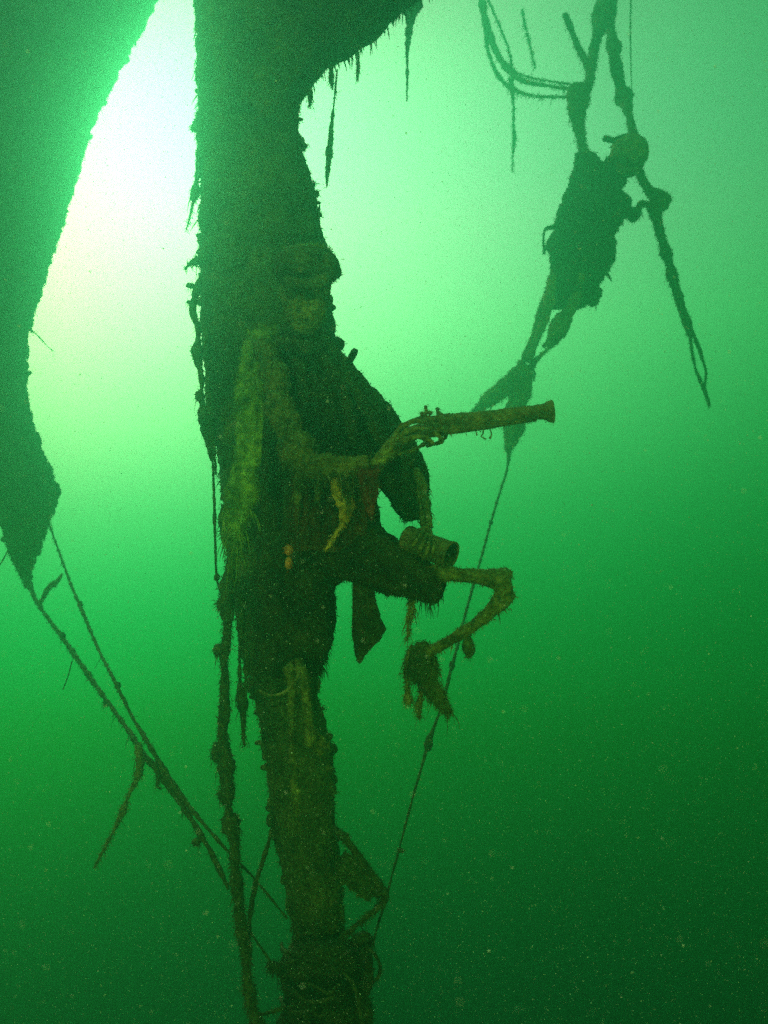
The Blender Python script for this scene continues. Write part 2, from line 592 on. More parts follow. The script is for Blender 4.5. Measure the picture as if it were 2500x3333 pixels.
# ropes on the left
weedrope('tether_rope', [(86, 1880, 4.3, 11), (110, 1940, 4.15, 7), (140, 1990, 4.0, 6), (210, 2085, 3.65, 6.5), (300, 2215, 3.25, 7), (400, 2352, 2.85, 7), (470, 2455, 2.56, 9), (560, 2575, 2.44, 9), (640, 2695, 2.35, 10), (700, 2800, 2.3, 8), (745, 2895, 2.28, 7)],
         'knotty weed grown rope running down right from the tip of the hanging left trunk', fz=1800, ln=.008, st=22, lump=.55, blobs=((205, 2070, 3.68, 8, 12), (290, 2200, 3.3, 9, 13), (345, 2290, 3.05, 8, 11), (640, 2740, 2.33, 16, 14)))
weedrope('tether_rope', [(158, 1700, 4.25, 3), (190, 1790, 4.05, 3.5), (232, 1905, 3.75, 4), (262, 1975, 3.55, 5.5), (320, 2112, 3.2, 4.5), (372, 2215, 2.8, 5), (432, 2335, 2.65, 5.5), (492, 2435, 2.5, 8), (560, 2550, 2.44, 10), (640, 2655, 2.36, 7), (740, 2768, 2.3, 5), (830, 2862, 2.4, 4), (935, 2990, 2.42, 4)],
         'thinner rope running down right from the side bulge of the hanging left trunk', fz=1500, ln=.007, st=8, lump=.5, blobs=((262, 1970, 3.56, 8, 12), (384, 2230, 2.78, 8, 10), (560, 2556, 2.44, 14, 18)))
weedrope('weed_strand', [(450, 2425, 2.55, 9), (456, 2475, 2.5, 13), (448, 2530, 2.5, 11), (420, 2585, 2.5, 6), (398, 2645, 2.5, 9), (370, 2705, 2.5, 6), (338, 2765, 2.5, 5), (310, 2820, 2.5, 3)], 'pale ribbon of weed trailing down left from the crossing ropes', 'kelp', fz=900, ln=.009, st=6, lump=.5, cat='weed')
weedrope('weed_strand', [(130, 1968, 4.05, 5), (158, 1915, 4.05, 10), (185, 1893, 4.05, 9), (203, 1868, 4.05, 3)], 'stubby weed twig rising from the rope below the hanging trunk tip', 'kelp', fz=260, cat='weed')
weedrope('weed_strand', [(505, 2480, 2.46, 7), (515, 2530, 2.46, 8), (512, 2560, 2.46, 5), (525, 2565, 2.46, 3)], 'small drooping weed loop where the two left ropes meet', 'rope', fz=160, cat='weed')
weedrope('hanging_line', [(235, 2150, 2.7, 1.6), (222, 2200, 2.7, 1.8), (205, 2245, 2.7, 1.2)], 'short hair thin line left of the crossing ropes', fz=10, ln=.003, cat='line')
weedrope('hanging_line', [(26, 1790, 2.8, 2), (12, 1818, 2.8, 2), (-20, 1870, 2.8, 2)], 'thin line at the left edge beside the hanging trunk tip', fz=10, ln=.003, cat='line')
weedrope('hanging_line', [(98, 1068, 4.3, 1.2), (130, 1100, 4.3, 2), (150, 1122, 4.3, 1.2), (172, 1142, 4.3, 1.8)], 'tiny curled thread on the right side of the hanging left trunk', fz=20, ln=.004, cat='line')

# the thick weed rope in front
weedrope('weed_rope', [(752, 1800, 2.25, 14), (745, 1880, 2.25, 20), (738, 1960, 2.25, 24), (740, 2020, 2.25, 15), (738, 2090, 2.25, 14), (730, 2140, 2.25, 16), (732, 2230, 2.25, 14), (730, 2320, 2.25, 16), (724, 2400, 2.25, 17), (728, 2450, 2.25, 22), (738, 2510, 2.25, 20),
                       (742, 2570, 2.25, 21), (744, 2630, 2.25, 12), (752, 2680, 2.25, 24), (762, 2740, 2.25, 12), (764, 2800, 2.25, 14), (772, 2900, 2.25, 17), (784, 3000, 2.25, 17), (796, 3100, 2.25, 16), (806, 3190, 2.25, 15), (818, 3270, 2.25, 19), (840, 3360, 2.25, 22), (850, 3480, 2.25, 22)],
         'thick lumpy weed coated rope running down in front of the trunk to the bottom edge', fz=6500, ln=.010, st=30, lump=.42, step=.005, segs=16, freq=26,
         blobs=((728, 1965, 2.25, 20, 18), (712, 2118, 2.25, 22, 20), (704, 2455, 2.25, 14, 24), (750, 2680, 2.25, 27, 34), (724, 2590, 2.25, 14, 22), (700, 2450, 2.27, 9, 28)))
weedrope('weed_strand', [(785, 1900, 2.3, 10), (786, 1980, 2.3, 16), (784, 2060, 2.3, 9), (780, 2150, 2.3, 5), (782, 2240, 2.3, 9), (788, 2290, 2.3, 17), (792, 2350, 2.3, 8), (793, 2400, 2.3, 6), (797, 2430, 2.3, 2)],
         'frayed weed strand with a knot hanging between the thick rope and the trunk', 'algae', fz=900, ln=.009, st=8, blobs=((783, 2275, 2.3, 15, 14),), cat='weed')
weedrope('weed_strand', [(800, 2060, 2.3, 6), (803, 2160, 2.3, 9), (798, 2260, 2.3, 6), (796, 2340, 2.3, 5)], 'twin weed strand just right of the frayed knotted one', 'algae', fz=260, cat='weed')
weedrope('slack_rope', [(884, 2700, 2.3, 5), (872, 2750, 2.3, 7), (850, 2820, 2.3, 8), (832, 2880, 2.3, 8), (818, 2950, 2.3, 7), (810, 3020, 2.3, 8), (812, 3090, 2.3, 10), (814, 3140, 2.3, 5)], 'short bowed rope between the thick weed rope and the lower trunk', fz=500, ln=.006)
weedrope('slack_rope', [(812, 3030, 2.35, 3), (850, 3085, 2.35, 3), (895, 3150, 2.35, 4)], 'thin rope running from the bowed rope to the rope tangle at the bottom', fz=80, ln=.005)
weedrope('slack_rope', [(820, 3310, 2.3, 6), (880, 3295, 2.33, 6), (960, 3270, 2.36, 7)], 'weedy rope joining the thick rope to the tangle at the bottom edge', fz=200, ln=.007)

# ------------------------------------------------------------------ the front skeleton
sk = tag(empty('skeleton', P(1000, 1900, 2.3)), 'large skeleton in hat, dark jacket and ragged trousers, lashed to the central trunk', 'skeleton', 'dressed skeletons')
Y0 = 2.2


def g(d, x, y, z, s_):
    return math.exp(-((d.x - x) ** 2 + (d.y - y) ** 2 + (d.z - z) ** 2) / s_)


def skullfn(d):
    m = 1.0
    m -= .30 * g(d, -.44, -.86, -.10, .045) + .30 * g(d, .34, -.90, -.10, .045)      # eye sockets
    m -= .24 * g(d, -.05, -.95, -.42, .018)                                         # nose hole
    m += .13 * g(d, -.05, -.98, .10, .05) + .10 * g(d, -.50, -.78, .18, .05) + .10 * g(d, .42, -.82, .18, .05)   # brow
    m += .10 * g(d, -.68, -.62, -.45, .05) + .10 * g(d, .60, -.68, -.45, .05)       # cheekbones
    if d.z < -.3:
        m -= .16 * (-.3 - d.z)
    return m


hs = MB().blob(1000, 920, 2.15, 80, 90, 92, sub=4, amp=.05, freq=30, fn=skullfn)
hs.fuzz(900, .004, .0012)
skl = hs.build('skull', 'skull', sk)


# the face: cheeks, jaw and chin as one loft, with sockets, nose gap and mouth line pressed in
jw = MB().rows([(925, 918, 1070, 2.11), (950, 914, 1076, 2.10), (975, 918, 1070, 2.09), (1000, 925, 1062, 2.085), (1025, 930, 1056, 2.08), (1050, 938, 1046, 2.075), (1070, 950, 1034, 2.07), (1084, 964, 1020, 2.07), (1092, 980, 1006, 2.07)],
               k=.95, segs=110, step=.0022, amp=.05, freq=28, fine=.05, ffreq=80)
for v in jw.v:
    if v.y > 2.12:
        continue
    qx, qy = 1250 + v.x / v.y * F, 1666.5 - v.z / v.y * F
    dd = 0
    for ex, ey, ew, eh, dp in ((945, 957, 17, 15, .034), (1012, 955, 18, 15, .034), (972, 1003, 8, 15, .024), (1000, 1000, 14, 10, .006), (930, 1030, 10, 22, .010), (1045, 1030, 12, 22, .010)):
        dd += dp * math.exp(-((qx - ex) / ew) ** 2 - ((qy - ey) / eh) ** 2)
    dd += .007 * math.exp(-((qy - 1043 - (qx - 985) ** 2 * .004) / 4) ** 2)
    for ex, ey, ew, eh, dp in ((935, 982, 18, 9, .010), (1030, 980, 20, 9, .010), (978, 935, 60, 9, .012), (985, 1078, 30, 12, .008), (972, 978, 7, 10, .008)):
        dd -= dp * math.exp(-((qx - ex) / ew) ** 2 - ((qy - ey) / eh) ** 2)
    v.y += dd
jw.surf = [(v.copy(), Vector((0, -1, 0))) for v in jw.v if v.y < 2.10]
jw.fuzz(1300, .004, .0011, down=1.2)
jw.build('jaw', 'skull', skl)
th = MB()
for i in range(8):
    x = 956 + i * 8.5
    Yt = 2.026 + .0007 * (x - 986) ** 2 / 22
    th.blob(x, 1034 + abs(i - 4) * -.8, Yt, 3.6, 6.5, 4, sub=2, amp=.1)
    th.blob(x + 1, 1050 + abs(i - 4) * -.8, Yt, 3.4, 6, 4, sub=2, amp=.1)
th.build('teeth', 'skull', skl)
ht = MB()
ht.blob(990, 872, 2.11, 100, 64, 130, sub=4, amp=.16, freq=13)
ht.blob(1066, 868, 2.09, 40, 44, 70, sub=3, amp=.25, freq=16)
ht.tube([(918, 905, 2.12, 14), (945, 920, 2.03, 18), (1000, 926, 1.995, 21), (1050, 914, 2.02, 22), (1078, 892, 2.10, 22), (1082, 870, 2.2, 20)], segs=18, step=.006, amp=.45, freq=24, fine=.2)
ht.fuzz(4200, .006, .0016, down=.4)
hat = ht.build('hat', 'hat', sk)
tp = MB().blob(1005, 822, 2.13, 74, 16, 70, sub=3, amp=.2, freq=25)
tp.fuzz(1500, .006, .0016, down=.2)
tp.build('algae_cap', 'green', hat)

# jacket: torso and left sleeve
jk = MB().rows([(1065, 880, 1050, Y0 + .02), (1085, 830, 1075, Y0 + .01), (1120, 808, 1100, Y0), (1180, 805, 1125, Y0 - .01), (1260, 815, 1165, Y0 - .02), (1340, 825, 1195, Y0 - .02), (1420, 835, 1215, Y0 - .02),
                (1500, 840, 1228, Y0 - .02), (1580, 838, 1232, Y0), (1650, 835, 1230, Y0 + .01), (1720, 830, 1238, Y0 + .02), (1790, 825, 1190, Y0 + .03)],
               k=.5, segs=90, step=.009, amp=.07, freq=9, fine=.05, ffreq=45, folds=.02)
jk.tube([(1050, 1140, Y0, 40), (1080, 1200, Y0 - .01, 62), (1135, 1290, Y0 - .01, 82), (1212, 1400, Y0, 88), (1285, 1500, Y0 + .02, 92), (1325, 1580, Y0 + .03, 74), (1338, 1650, Y0 + .04, 52), (1345, 1695, Y0 + .04, 26)],
        segs=50, step=.009, amp=.12, freq=11, fine=.08, k=.8, folds=.025)
for fp in [
    [(930, 1090, 2.10, 14), (960, 1160, 2.07, 22), (985, 1260, 2.05, 20), (990, 1380, 2.05, 16), (1000, 1500, 2.06, 10)],
    [(1010, 1100, 2.10, 14), (1060, 1170, 2.07, 22), (1110, 1270, 2.06, 22), (1140, 1380, 2.06, 18), (1150, 1500, 2.07, 10)],
    [(1090, 1190, 2.12, 14), (1160, 1280, 2.08, 20), (1220, 1380, 2.08, 22), (1270, 1470, 2.09, 16), (1290, 1560, 2.12, 10)],
    [(1180, 1290, 2.12, 12), (1230, 1350, 2.10, 14), (1290, 1430, 2.12, 14), (1320, 1540, 2.13, 10)],
    [(880, 1180, 2.10, 12), (890, 1300, 2.06, 18), (870, 1420, 2.05, 18), (862, 1560, 2.06, 16), (870, 1700, 2.08, 10)],
    [(930, 1560, 2.06, 14), (940, 1660, 2.04, 20), (930, 1760, 2.05, 12)],
    [(1030, 1560, 2.06, 12), (1040, 1640, 2.04, 20), (1060, 1720, 2.04, 12)],
    [(865, 1095, 2.10, 16), (930, 1118, 2.06, 20), (1000, 1132, 2.04, 20), (1060, 1122, 2.07, 16)],
]:
    jk.tube(fp, segs=16, step=.008, amp=.5, freq=16, fine=.2, k=.6)
jk.blob(1095, 1120, Y0 + .03, 26, 22, 24, amp=.3)
jk.fuzz(9000, .007, .0018, down=.7)
jk.strands(24, ln=(.01, .022), r=.0012, cond=lambda q: q.z < (1666 - 1640) / F * 2.2 and q.x > .03)
jacket = jk.build('jacket', 'cloth', sk)
pg = MB().tube([(1128, 1200, Y0 - .02, 13), (1140, 1172, Y0 - .02, 12), (1152, 1148, Y0 - .02, 12), (1158, 1136, Y0 - .02, 8)], segs=14, step=.003, amp=.15)
pg.build('peg', 'dark', jacket)
wc = MB()
wc.slab([(1165, 1525, 1.86), (1236, 1515, 1.86), (1234, 1580, 1.87), (1224, 1640, 1.88), (1212, 1700, 1.90), (1190, 1660, 1.89), (1172, 1600, 1.87)], 1.88, th=.03, jit=3)
wc.fuzz(500, .005, .0014)
wc.build('sash', 'red', jacket)
yr = MB()
yr.slab([(1085, 1530, 1.95), (1130, 1525, 1.95), (1142, 1580, 1.96), (1152, 1640, 1.96), (1158, 1662, 1.96), (1140, 1680, 1.96), (1125, 1715, 1.97), (1110, 1700, 1.97), (1098, 1650, 1.96), (1080, 1600, 1.96)], 1.97, th=.016, jit=6)
yr.tube([(1118, 1700, 1.97, 7), (1095, 1735, 1.97, 6), (1076, 1770, 1.97, 11), (1060, 1790, 1.97, 5)], segs=8, step=.004, amp=.4)
yr.fuzz(900, .006, .0014)
yr.build('rag', 'yellow', jacket)
ap = MB().slab([(950, 1520), (1060, 1540), (1180, 1540), (1188, 1640), (1200, 1740), (1150, 1790), (1080, 1800), (1010, 1790), (950, 1800), (935, 1700), (945, 1600)], 2.03, th=.03, jit=5)
for fx in (968, 1000, 1040, 1090, 1140):
    ap.tube([(fx, 1530, 2.015, 7), (fx + 3, 1600, 2.01, 11), (fx - 2, 1690, 2.01, 10), (fx + 2, 1770, 2.02, 6)], segs=10, step=.006, amp=.5, freq=20)
ap.fuzz(1600, .006, .0014)
ap.build('apron', 'apron', jacket)
bk_ = MB().blob(940, 1790, 2.02, 15, 17, 12, amp=.2).blob(940, 1832, 2.02, 13, 22, 10, amp=.25)
bk_.fuzz(160, .004, .001)
bk_.build('buckle', 'orange', jacket)

# green weed-covered drape of the right sleeve
dr = MB()
dr.rows([(1062, 850, 905, 2.12), (1085, 810, 905, 2.1), (1120, 788, 900, 2.08), (1200, 776, 888, 2.05), (1300, 768, 872, 2.05), (1400, 770, 862, 2.06), (1480, 768, 864, 2.07), (1540, 752, 858, 2.09), (1600, 738, 846, 2.1), (1660, 732, 826, 2.12), (1720, 738, 795, 2.15), (1780, 748, 780, 2.17), (1840, 752, 768, 2.18)],
        k=.32, segs=60, step=.008, amp=.12, freq=14, fine=.10, ffreq=50, folds=.04)
dr.fuzz(7000, .008, .0018, down=1.2)
dr.strands(60, ln=(.03, .09), r=.0016, cond=lambda q: q.z < (1666 - 1640) / F * 2.1)
dr.build('sleeve_drape', 'green', sk)

# right arm: brown ragged sleeve, forearm and hand gripping the gun
ar = MB().tube([(862, 1120, 2.06, 34), (885, 1190, 2.03, 44), (903, 1260, 2.0, 46), (920, 1340, 1.97, 42), (942, 1410, 1.94, 46), (975, 1470, 1.91, 50), (1020, 1512, 1.89, 44), (1090, 1520, 1.88, 36), (1150, 1515, 1.88, 34), (1200, 1512, 1.88, 32)],
               segs=44, step=.005, amp=.5, freq=24, fine=.3, ffreq=75, k=.8)
ar
for sx, sy, dx, ln_ in [(905, 1230, -14, 120), (930, 1380, -10, 150), (985, 1500, -20, 170), (1030, 1530, 8, 120), (1120, 1535, 14, 150), (1165, 1530, 6, 90), (870, 1150, 6, 130)]:
    wq = random.uniform(13, 24)
    ar.slab([(sx - wq, sy), (sx + wq, sy), (sx + wq * .8 + dx * .5, sy + ln_ * .5), (sx + dx + wq * .5, sy + ln_ * .8), (sx + dx + 3, sy + ln_), (sx + dx - wq * .4, sy + ln_ * .75), (sx - wq * .9 + dx * .5, sy + ln_ * .45)], 1.93 if sy > 1450 else 1.99, th=.008, jit=5)
ar.fuzz(5200, .007, .0016, down=.9)
ar.strands(60, ln=(.02, .06), r=.0012)
ar.build('ragged_sleeve', 'brown', sk)
hd = MB().tube([(1190, 1525, 1.89, 20), (1225, 1508, 1.88, 22), (1255, 1480, 1.87, 25), (1290, 1445, 1.86, 30), (1322, 1420, 1.86, 30), (1345, 1405, 1.86, 22)], segs=20, step=.004, amp=.18, freq=30, fine=.15, ffreq=90)
hd.fuzz(500, .004, .001)
hand = hd.build('hand', 'bone', sk)
FG = [
    [(1285, 1418, 1.85, 9), (1312, 1388, 1.84, 10), (1345, 1372, 1.82, 8), (1385, 1372, 1.81, 9), (1420, 1384, 1.81, 7), (1450, 1402, 1.83, 8), (1447, 1425, 1.86, 7), (1430, 1436, 1.88, 5)],
    [(1290, 1432, 1.84, 9), (1325, 1405, 1.82, 10), (1360, 1396, 1.81, 8), (1395, 1402, 1.80, 9), (1428, 1418, 1.81, 7), (1436, 1436, 1.84, 7), (1415, 1446, 1.87, 6)],
    [(1285, 1452, 1.84, 9), (1320, 1432, 1.81, 10), (1355, 1422, 1.80, 8), (1385, 1428, 1.80, 9), (1408, 1442, 1.82, 7), (1392, 1452, 1.86, 5)],
    [(1300, 1478, 1.85, 7), (1328, 1472, 1.83, 7), (1352, 1462, 1.82, 6), (1376, 1448, 1.84, 6), (1392, 1440, 1.87, 4)],
    [(1275, 1432, 1.89, 8), (1300, 1398, 1.90, 9), (1335, 1375, 1.90, 8), (1372, 1362, 1.89, 8), (1400, 1356, 1.87, 5)],
]
for i, pts in enumerate(FG):
    fm = MB().tube(pts, segs=12, step=.0025, amp=.25, freq=70, fine=.2, ffreq=160)
    for q in pts[1:-1:2]:
        fm.blob(q[0], q[1], q[2], q[3] + 2.5, q[3] + 2.5, sub=2, amp=.15)
    fm.fuzz(120, .003, .0008)
    fm.build('thumb' if i == 4 else 'finger', 'bone', hand)

# left forearm and hand on the tankard
fa = MB().tube([(1352, 1530, 2.16, 16), (1372, 1570, 2.13, 13), (1384, 1620, 2.10, 14), (1392, 1670, 2.07, 13), (1396, 1715, 2.04, 15)], segs=14, step=.005, amp=.3, freq=35)
fa.tube([(1365, 1545, 2.15, 8), (1365, 1600, 2.12, 7), (1374, 1660, 2.09, 9), (1378, 1710, 2.05, 10)], segs=10, step=.005, amp=.3, freq=35)
fa.fuzz(700, .007, .0014, down=.9)
fa.strands(12, ln=(.01, .03))
fa.build('forearm', 'bone', sk)
h2 = MB().blob(1388, 1735, 2.0, 22, 26, 16, amp=.25, freq=40)
h2.fuzz(220, .005, .001)
hand2 = h2.build('hand', 'bone', sk)
for pts in [
    [(1380, 1728, 1.97, 7), (1362, 1752, 1.925, 6), (1345, 1775, 1.925, 6), (1328, 1798, 1.97, 5)],
    [(1388, 1740, 1.96, 7), (1378, 1765, 1.91, 6), (1366, 1790, 1.915, 6), (1352, 1812, 1.97, 5)],
    [(1398, 1745, 1.96, 7), (1396, 1772, 1.90, 6), (1388, 1798, 1.90, 6), (1376, 1820, 1.95, 5)],
    [(1404, 1742, 1.97, 6), (1412, 1770, 1.905, 6), (1410, 1795, 1.895, 5), (1402, 1815, 1.93, 4)],
    [(1375, 1722, 2.0, 6), (1352, 1728, 2.02, 6), (1332, 1742, 2.04, 5)],
]:
    fm = MB().tube(pts, segs=8, step=.003, amp=.25, freq=60)
    fm.build('finger' if len(pts) == 4 else 'thumb', 'bone', hand2)

# trousers
tz = MB().rows([(1700, 850, 1225, Y0 + .02), (1760, 840, 1230, Y0), (1830, 832, 1200, Y0), (1880, 832, 1130, Y0), (1910, 835, 1085, Y0)], k=.5, segs=80, step=.009, amp=.06, freq=10, fine=.06, folds=.02)
tz.tube([(1080, 1760, Y0 - .04, 100), (1160, 1790, Y0 - .10, 108), (1250, 1835, Y0 - .16, 92), (1320, 1870, Y0 - .2, 75), (1380, 1895, Y0 - .23, 66), (1428, 1908, Y0 - .25, 58)], segs=50, step=.008, amp=.10, freq=12, fine=.08, folds=.02)
tz.tube([(955, 1800, Y0, 110), (958, 1900, Y0 - .01, 126), (962, 1990, Y0 - .01, 130), (960, 2070, Y0 - .01, 126), (952, 2130, Y0, 112), (950, 2180, Y0 + .01, 98)], segs=60, step=.008, amp=.10, freq=11, fine=.08, folds=.03, k=.7)
tz.fuzz(9000, .007, .0018, down=.8)
tz.strands(110, ln=(.012, .045), r=.0012, cond=lambda q: (q.z < (1666 - 1905) / F * 2 and q.x > .085 and q.x < .15) or (q.z < (1666 - 2140) / F * 2.2))
tz.strands(14, ln=(.008, .018), r=.0012, cond=lambda q: q.x > (1070 - 1250) / F * 2.2 and q.x < -.1 and q.z < -.33)
tz.build('trousers', 'trouser', sk)
ct = MB().slab([(1148, 1860), (1212, 1860), (1217, 1910), (1226, 1965), (1240, 2010), (1258, 2050), (1232, 2088), (1200, 2118), (1172, 2160), (1160, 2150), (1152, 2105), (1147, 2070), (1150, 1990)], 2.08, th=.03, jit=2)
ct.fuzz(900, .004, .0012)
ct.build('coat_tail', 'cloth', sk)

# raised leg: thigh bone, shin bone, foot
fe = MB().tube([(1400, 1868, 1.96, 30), (1440, 1866, 1.94, 26), (1500, 1872, 1.92, 24), (1560, 1878, 1.90, 25), (1600, 1882, 1.89, 31), (1632, 1886, 1.88, 40), (1652, 1894, 1.88, 34)], segs=28, step=.005, amp=.14, freq=28, fine=.12, ffreq=80)
fe.fuzz(1600, .005, .0014)
fe.build('thigh_bone', 'bone', sk)
kn = MB().blob(1640, 1912, 1.87, 28, 36, 28, amp=.2, freq=30).blob(1650, 1872, 1.88, 16, 18, 20, amp=.2)
kn.fuzz(500, .005, .0014)
kn.build('kneecap', 'bone', sk)
ti = MB().tube([(1648, 1925, 1.88, 30), (1632, 1952, 1.89, 30), (1600, 1985, 1.90, 23), (1560, 2022, 1.91, 18), (1510, 2058, 1.92, 19), (1460, 2088, 1.93, 17), (1420, 2108, 1.94, 17), (1392, 2120, 1.95, 20)], segs=24, step=.005, amp=.16, freq=30, fine=.14, ffreq=80)
ti.tube([(1620, 1955, 1.93, 9), (1570, 2005, 1.94, 8), (1500, 2055, 1.95, 8), (1420, 2100, 1.96, 9)], segs=10, step=.005, amp=.2)
ti.fuzz(1800, .006, .0014, down=1)
ti.strands(16, ln=(.01, .03))
shin = ti.build('shin_bone', 'bone', sk)
rg = MB().tube([(1515, 2060, 1.92, 5), (1532, 2085, 1.92, 5), (1536, 2100, 1.92, 4)], segs=8, step=.004, amp=.4)
rg.tube([(1516, 2075, 1.92, 4), (1520, 2100, 1.92, 12), (1528, 2120, 1.92, 14), (1522, 2142, 1.92, 6)], segs=10, step=.004, amp=.5)
rg.fuzz(300, .006, .0014)
rg.build('rag', 'algae', shin)
ft = MB().tube([(1400, 2108, 1.95, 22), (1378, 2125, 1.96, 38), (1374, 2165, 1.97, 50), (1384, 2205, 1.97, 38), (1405, 2240, 1.97, 26), (1428, 2272, 1.97, 22), (1445, 2300, 1.97, 16), (1460, 2318, 1.97, 8)], segs=28, step=.006, amp=.25, freq=22, fine=.2, k=.5)
ft.tube([(1440, 2290, 1.97, 12), (1452, 2300, 1.97, 12), (1468, 2325, 1.97, 5)], segs=8, step=.004)
ft.fuzz(3000, .010, .0016, down=1)
ft.strands(30, ln=(.02, .06), r=.0014)
foot = ft.build('foot', 'algae', sk)
wd = MB()
wd.tube([(1340, 2100, 1.98, 7), (1328, 2140, 1.98, 10), (1324, 2190, 1.98, 8), (1326, 2240, 1.98, 7), (1328, 2275, 1.98, 13), (1334, 2292, 1.98, 6)], segs=10, step=.004, amp=.4)
wd.tube([(1378, 2225, 1.98, 9), (1370, 2265, 1.98, 7), (1362, 2300, 1.98, 11), (1366, 2335, 1.98, 4)], segs=10, step=.004, amp=.4)
wd.tube([(1333, 1950, 1.98, 3), (1332, 2000, 1.98, 4), (1328, 2040, 1.98, 5), (1330, 2060, 1.98, 9), (1325, 2082, 1.98, 2)], segs=8, step=.004, amp=.4)
wd.tube([(1346, 1950, 1.98, 5), (1345, 1985, 1.98, 4), (1340, 2015, 1.98, 2)], segs=8, step=.004, amp=.4)
wd.fuzz(1500, .010, .0014, down=1)
wd.strands(40, ln=(.02, .06), r=.001)
wd.build('weed', 'kelp', foot)

# standing leg bones
lg = MB().tube([(968, 2150, 2.12, 18), (985, 2195, 2.10, 22), (992, 2240, 2.10, 17), (998, 2300, 2.10, 15), (1006, 2360, 2.10, 18), (1012, 2400, 2.10, 24), (1006, 2422, 2.12, 14)], segs=18, step=.006, amp=.22, freq=28)
lg.tube([(940, 2170, 2.12, 17), (952, 2210, 2.12, 14), (948, 2290, 2.13, 11), (950, 2400, 2.14, 11), (955, 2500, 2.16, 10), (962, 2580, 2.18, 13), (966, 2660, 2.2, 9)], segs=14, step=.007, amp=.35, freq=22)
lg.blob(1045, 2430, 2.12, 22, 34, 20, amp=.35).blob(944, 2175, 2.1, 18, 20, 16, amp=.3)
lg.fuzz(2200, .006, .0014, down=.9)
lg.strands(20, ln=(.02, .05))
lg.build('leg_bones', 'bone', sk)
rp = MB().tube([(840, 2245, 2.2, 3), (880, 2262, 2.12, 3.5), (920, 2255, 2.08, 4), (955, 2225, 2.07, 4), (975, 2190, 2.08, 5)], segs=8, step=.004, amp=.3)
rp.fuzz(120, .005, .001)
rp.build('lashing_cord', 'kelp', sk)

# ------------------------------------------------------------------ gun
gun = tag(empty('blunderbuss', P(1300, 1440, 1.88)), 'old weed crusted gun with flared muzzle pointing right, gripped in the skeleton\'s right hand', 'gun')
bl = MB()
bl.tube([(1385, 1382, 1.88, 24), (1440, 1374, 1.87, 25), (1520, 1366, 1.86, 24), (1600, 1358, 1.85, 23), (1680, 1348, 1.84, 23), (1740, 1342, 1.83, 23), (1768, 1340, 1.83, 25), (1788, 1338, 1.83, 31), (1796, 1338, 1.83, 33)], segs=30, step=.004, amp=.09, freq=40, fine=.08, ffreq=110)
bl.fuzz(1800, .004, .0012)
bl.build('barrel', 'wood', gun)
mz = MB().tube([(1780, 1339, 1.83, 32), (1790, 1338, 1.83, 36), (1799, 1337, 1.83, 37)], segs=30, step=.002, amp=.10, freq=50)
mz.fuzz(160, .004, .001)
mz.build('muzzle', 'wood', gun)
stk = MB()
stk.tube([(1205, 1545, 1.90, 18), (1225, 1520, 1.90, 22), (1262, 1475, 1.89, 22), (1310, 1430, 1.89, 22), (1360, 1405, 1.88, 24), (1440, 1396, 1.87, 22), (1540, 1384, 1.86, 20), (1640, 1370, 1.85, 18), (1745, 1356, 1.84, 16)], segs=24, step=.005, amp=.12, freq=30, fine=.1)
stk.fuzz(1100, .005, .0012)
stk.strands(5, ln=(.015, .035), r=.0008)
stk.build('stock', 'wood', gun)
lk = MB()
lk.blob(1400, 1368, 1.85, 26, 12, 12, amp=.3, freq=50)
lk.tube([(1385, 1372, 1.86, 9), (1380, 1354, 1.86, 10), (1388, 1340, 1.86, 8), (1386, 1328, 1.86, 5)], segs=10, step=.003, amp=.35, freq=60)
lk.blob(1374, 1347, 1.86, 8, 6, 6, amp=.3).blob(1400, 1344, 1.86, 8, 7, 6, amp=.3).blob(1386, 1324, 1.86, 6, 4, 5, amp=.3)
lk.tube([(1436, 1362, 1.87, 10), (1428, 1348, 1.87, 9), (1424, 1334, 1.87, 5)], segs=10, step=.003, amp=.35, freq=60)
lk.blob(1424, 1331, 1.87, 7, 5, 5, amp=.3).blob(1432, 1350, 1.87, 10, 8, 8, amp=.4)
lk.fuzz(260, .004, .001)
lk.build('lock', 'metal', gun)
for pts in [[(1575, 1392, 1.86, 2), (1572, 1412, 1.86, 2.2), (1566, 1420, 1.86, 1.6), (1582, 1430, 1.86, 3)], [(1592, 1390, 1.86, 1.6), (1600, 1414, 1.86, 2), (1594, 1428, 1.86, 3.5)], [(1548, 1395, 1.86, 1.4), (1552, 1418, 1.86, 2)]]:
    MB().tube(pts, segs=6, step=.002, amp=.4).fuzz(24, .003, .0008).build('weed_thread', 'kelp', gun)

# ------------------------------------------------------------------ tankard
tk = tag(empty('tankard', P(1400, 1785, 1.95)), 'metal tankard lying on its side in the skeleton\'s left hand, open end to the right', 'tankard')
A = P(1330, 1755, 2.0)
B = P(1468, 1808, 1.93)
ax = (B - A).normalized()
u_ = ax.cross(Vector((0, 1, 0))).normalized()
v_ = ax.cross(u_)


def lathe(prof, segs=48):
    mb = MB()
    for t, r in prof:
        c = A + ax * t
        for j in range(segs):
            a = 2 * math.pi * j / segs
            q = c + (u_ * math.cos(a) + v_ * math.sin(a)) * r
            q += (q - c).normalized() * .0009 * noise.noise(q * 90)
            mb.v.append(q)
            mb.surf.append((q, (q - c).normalized()))
    n = len(prof)
    for i in range(n - 1):
        for j in range(segs):
            a = i * segs + j
            b = i * segs + (j + 1) % segs
            mb.f.append((a, b, b + segs, a + segs))
    return mb


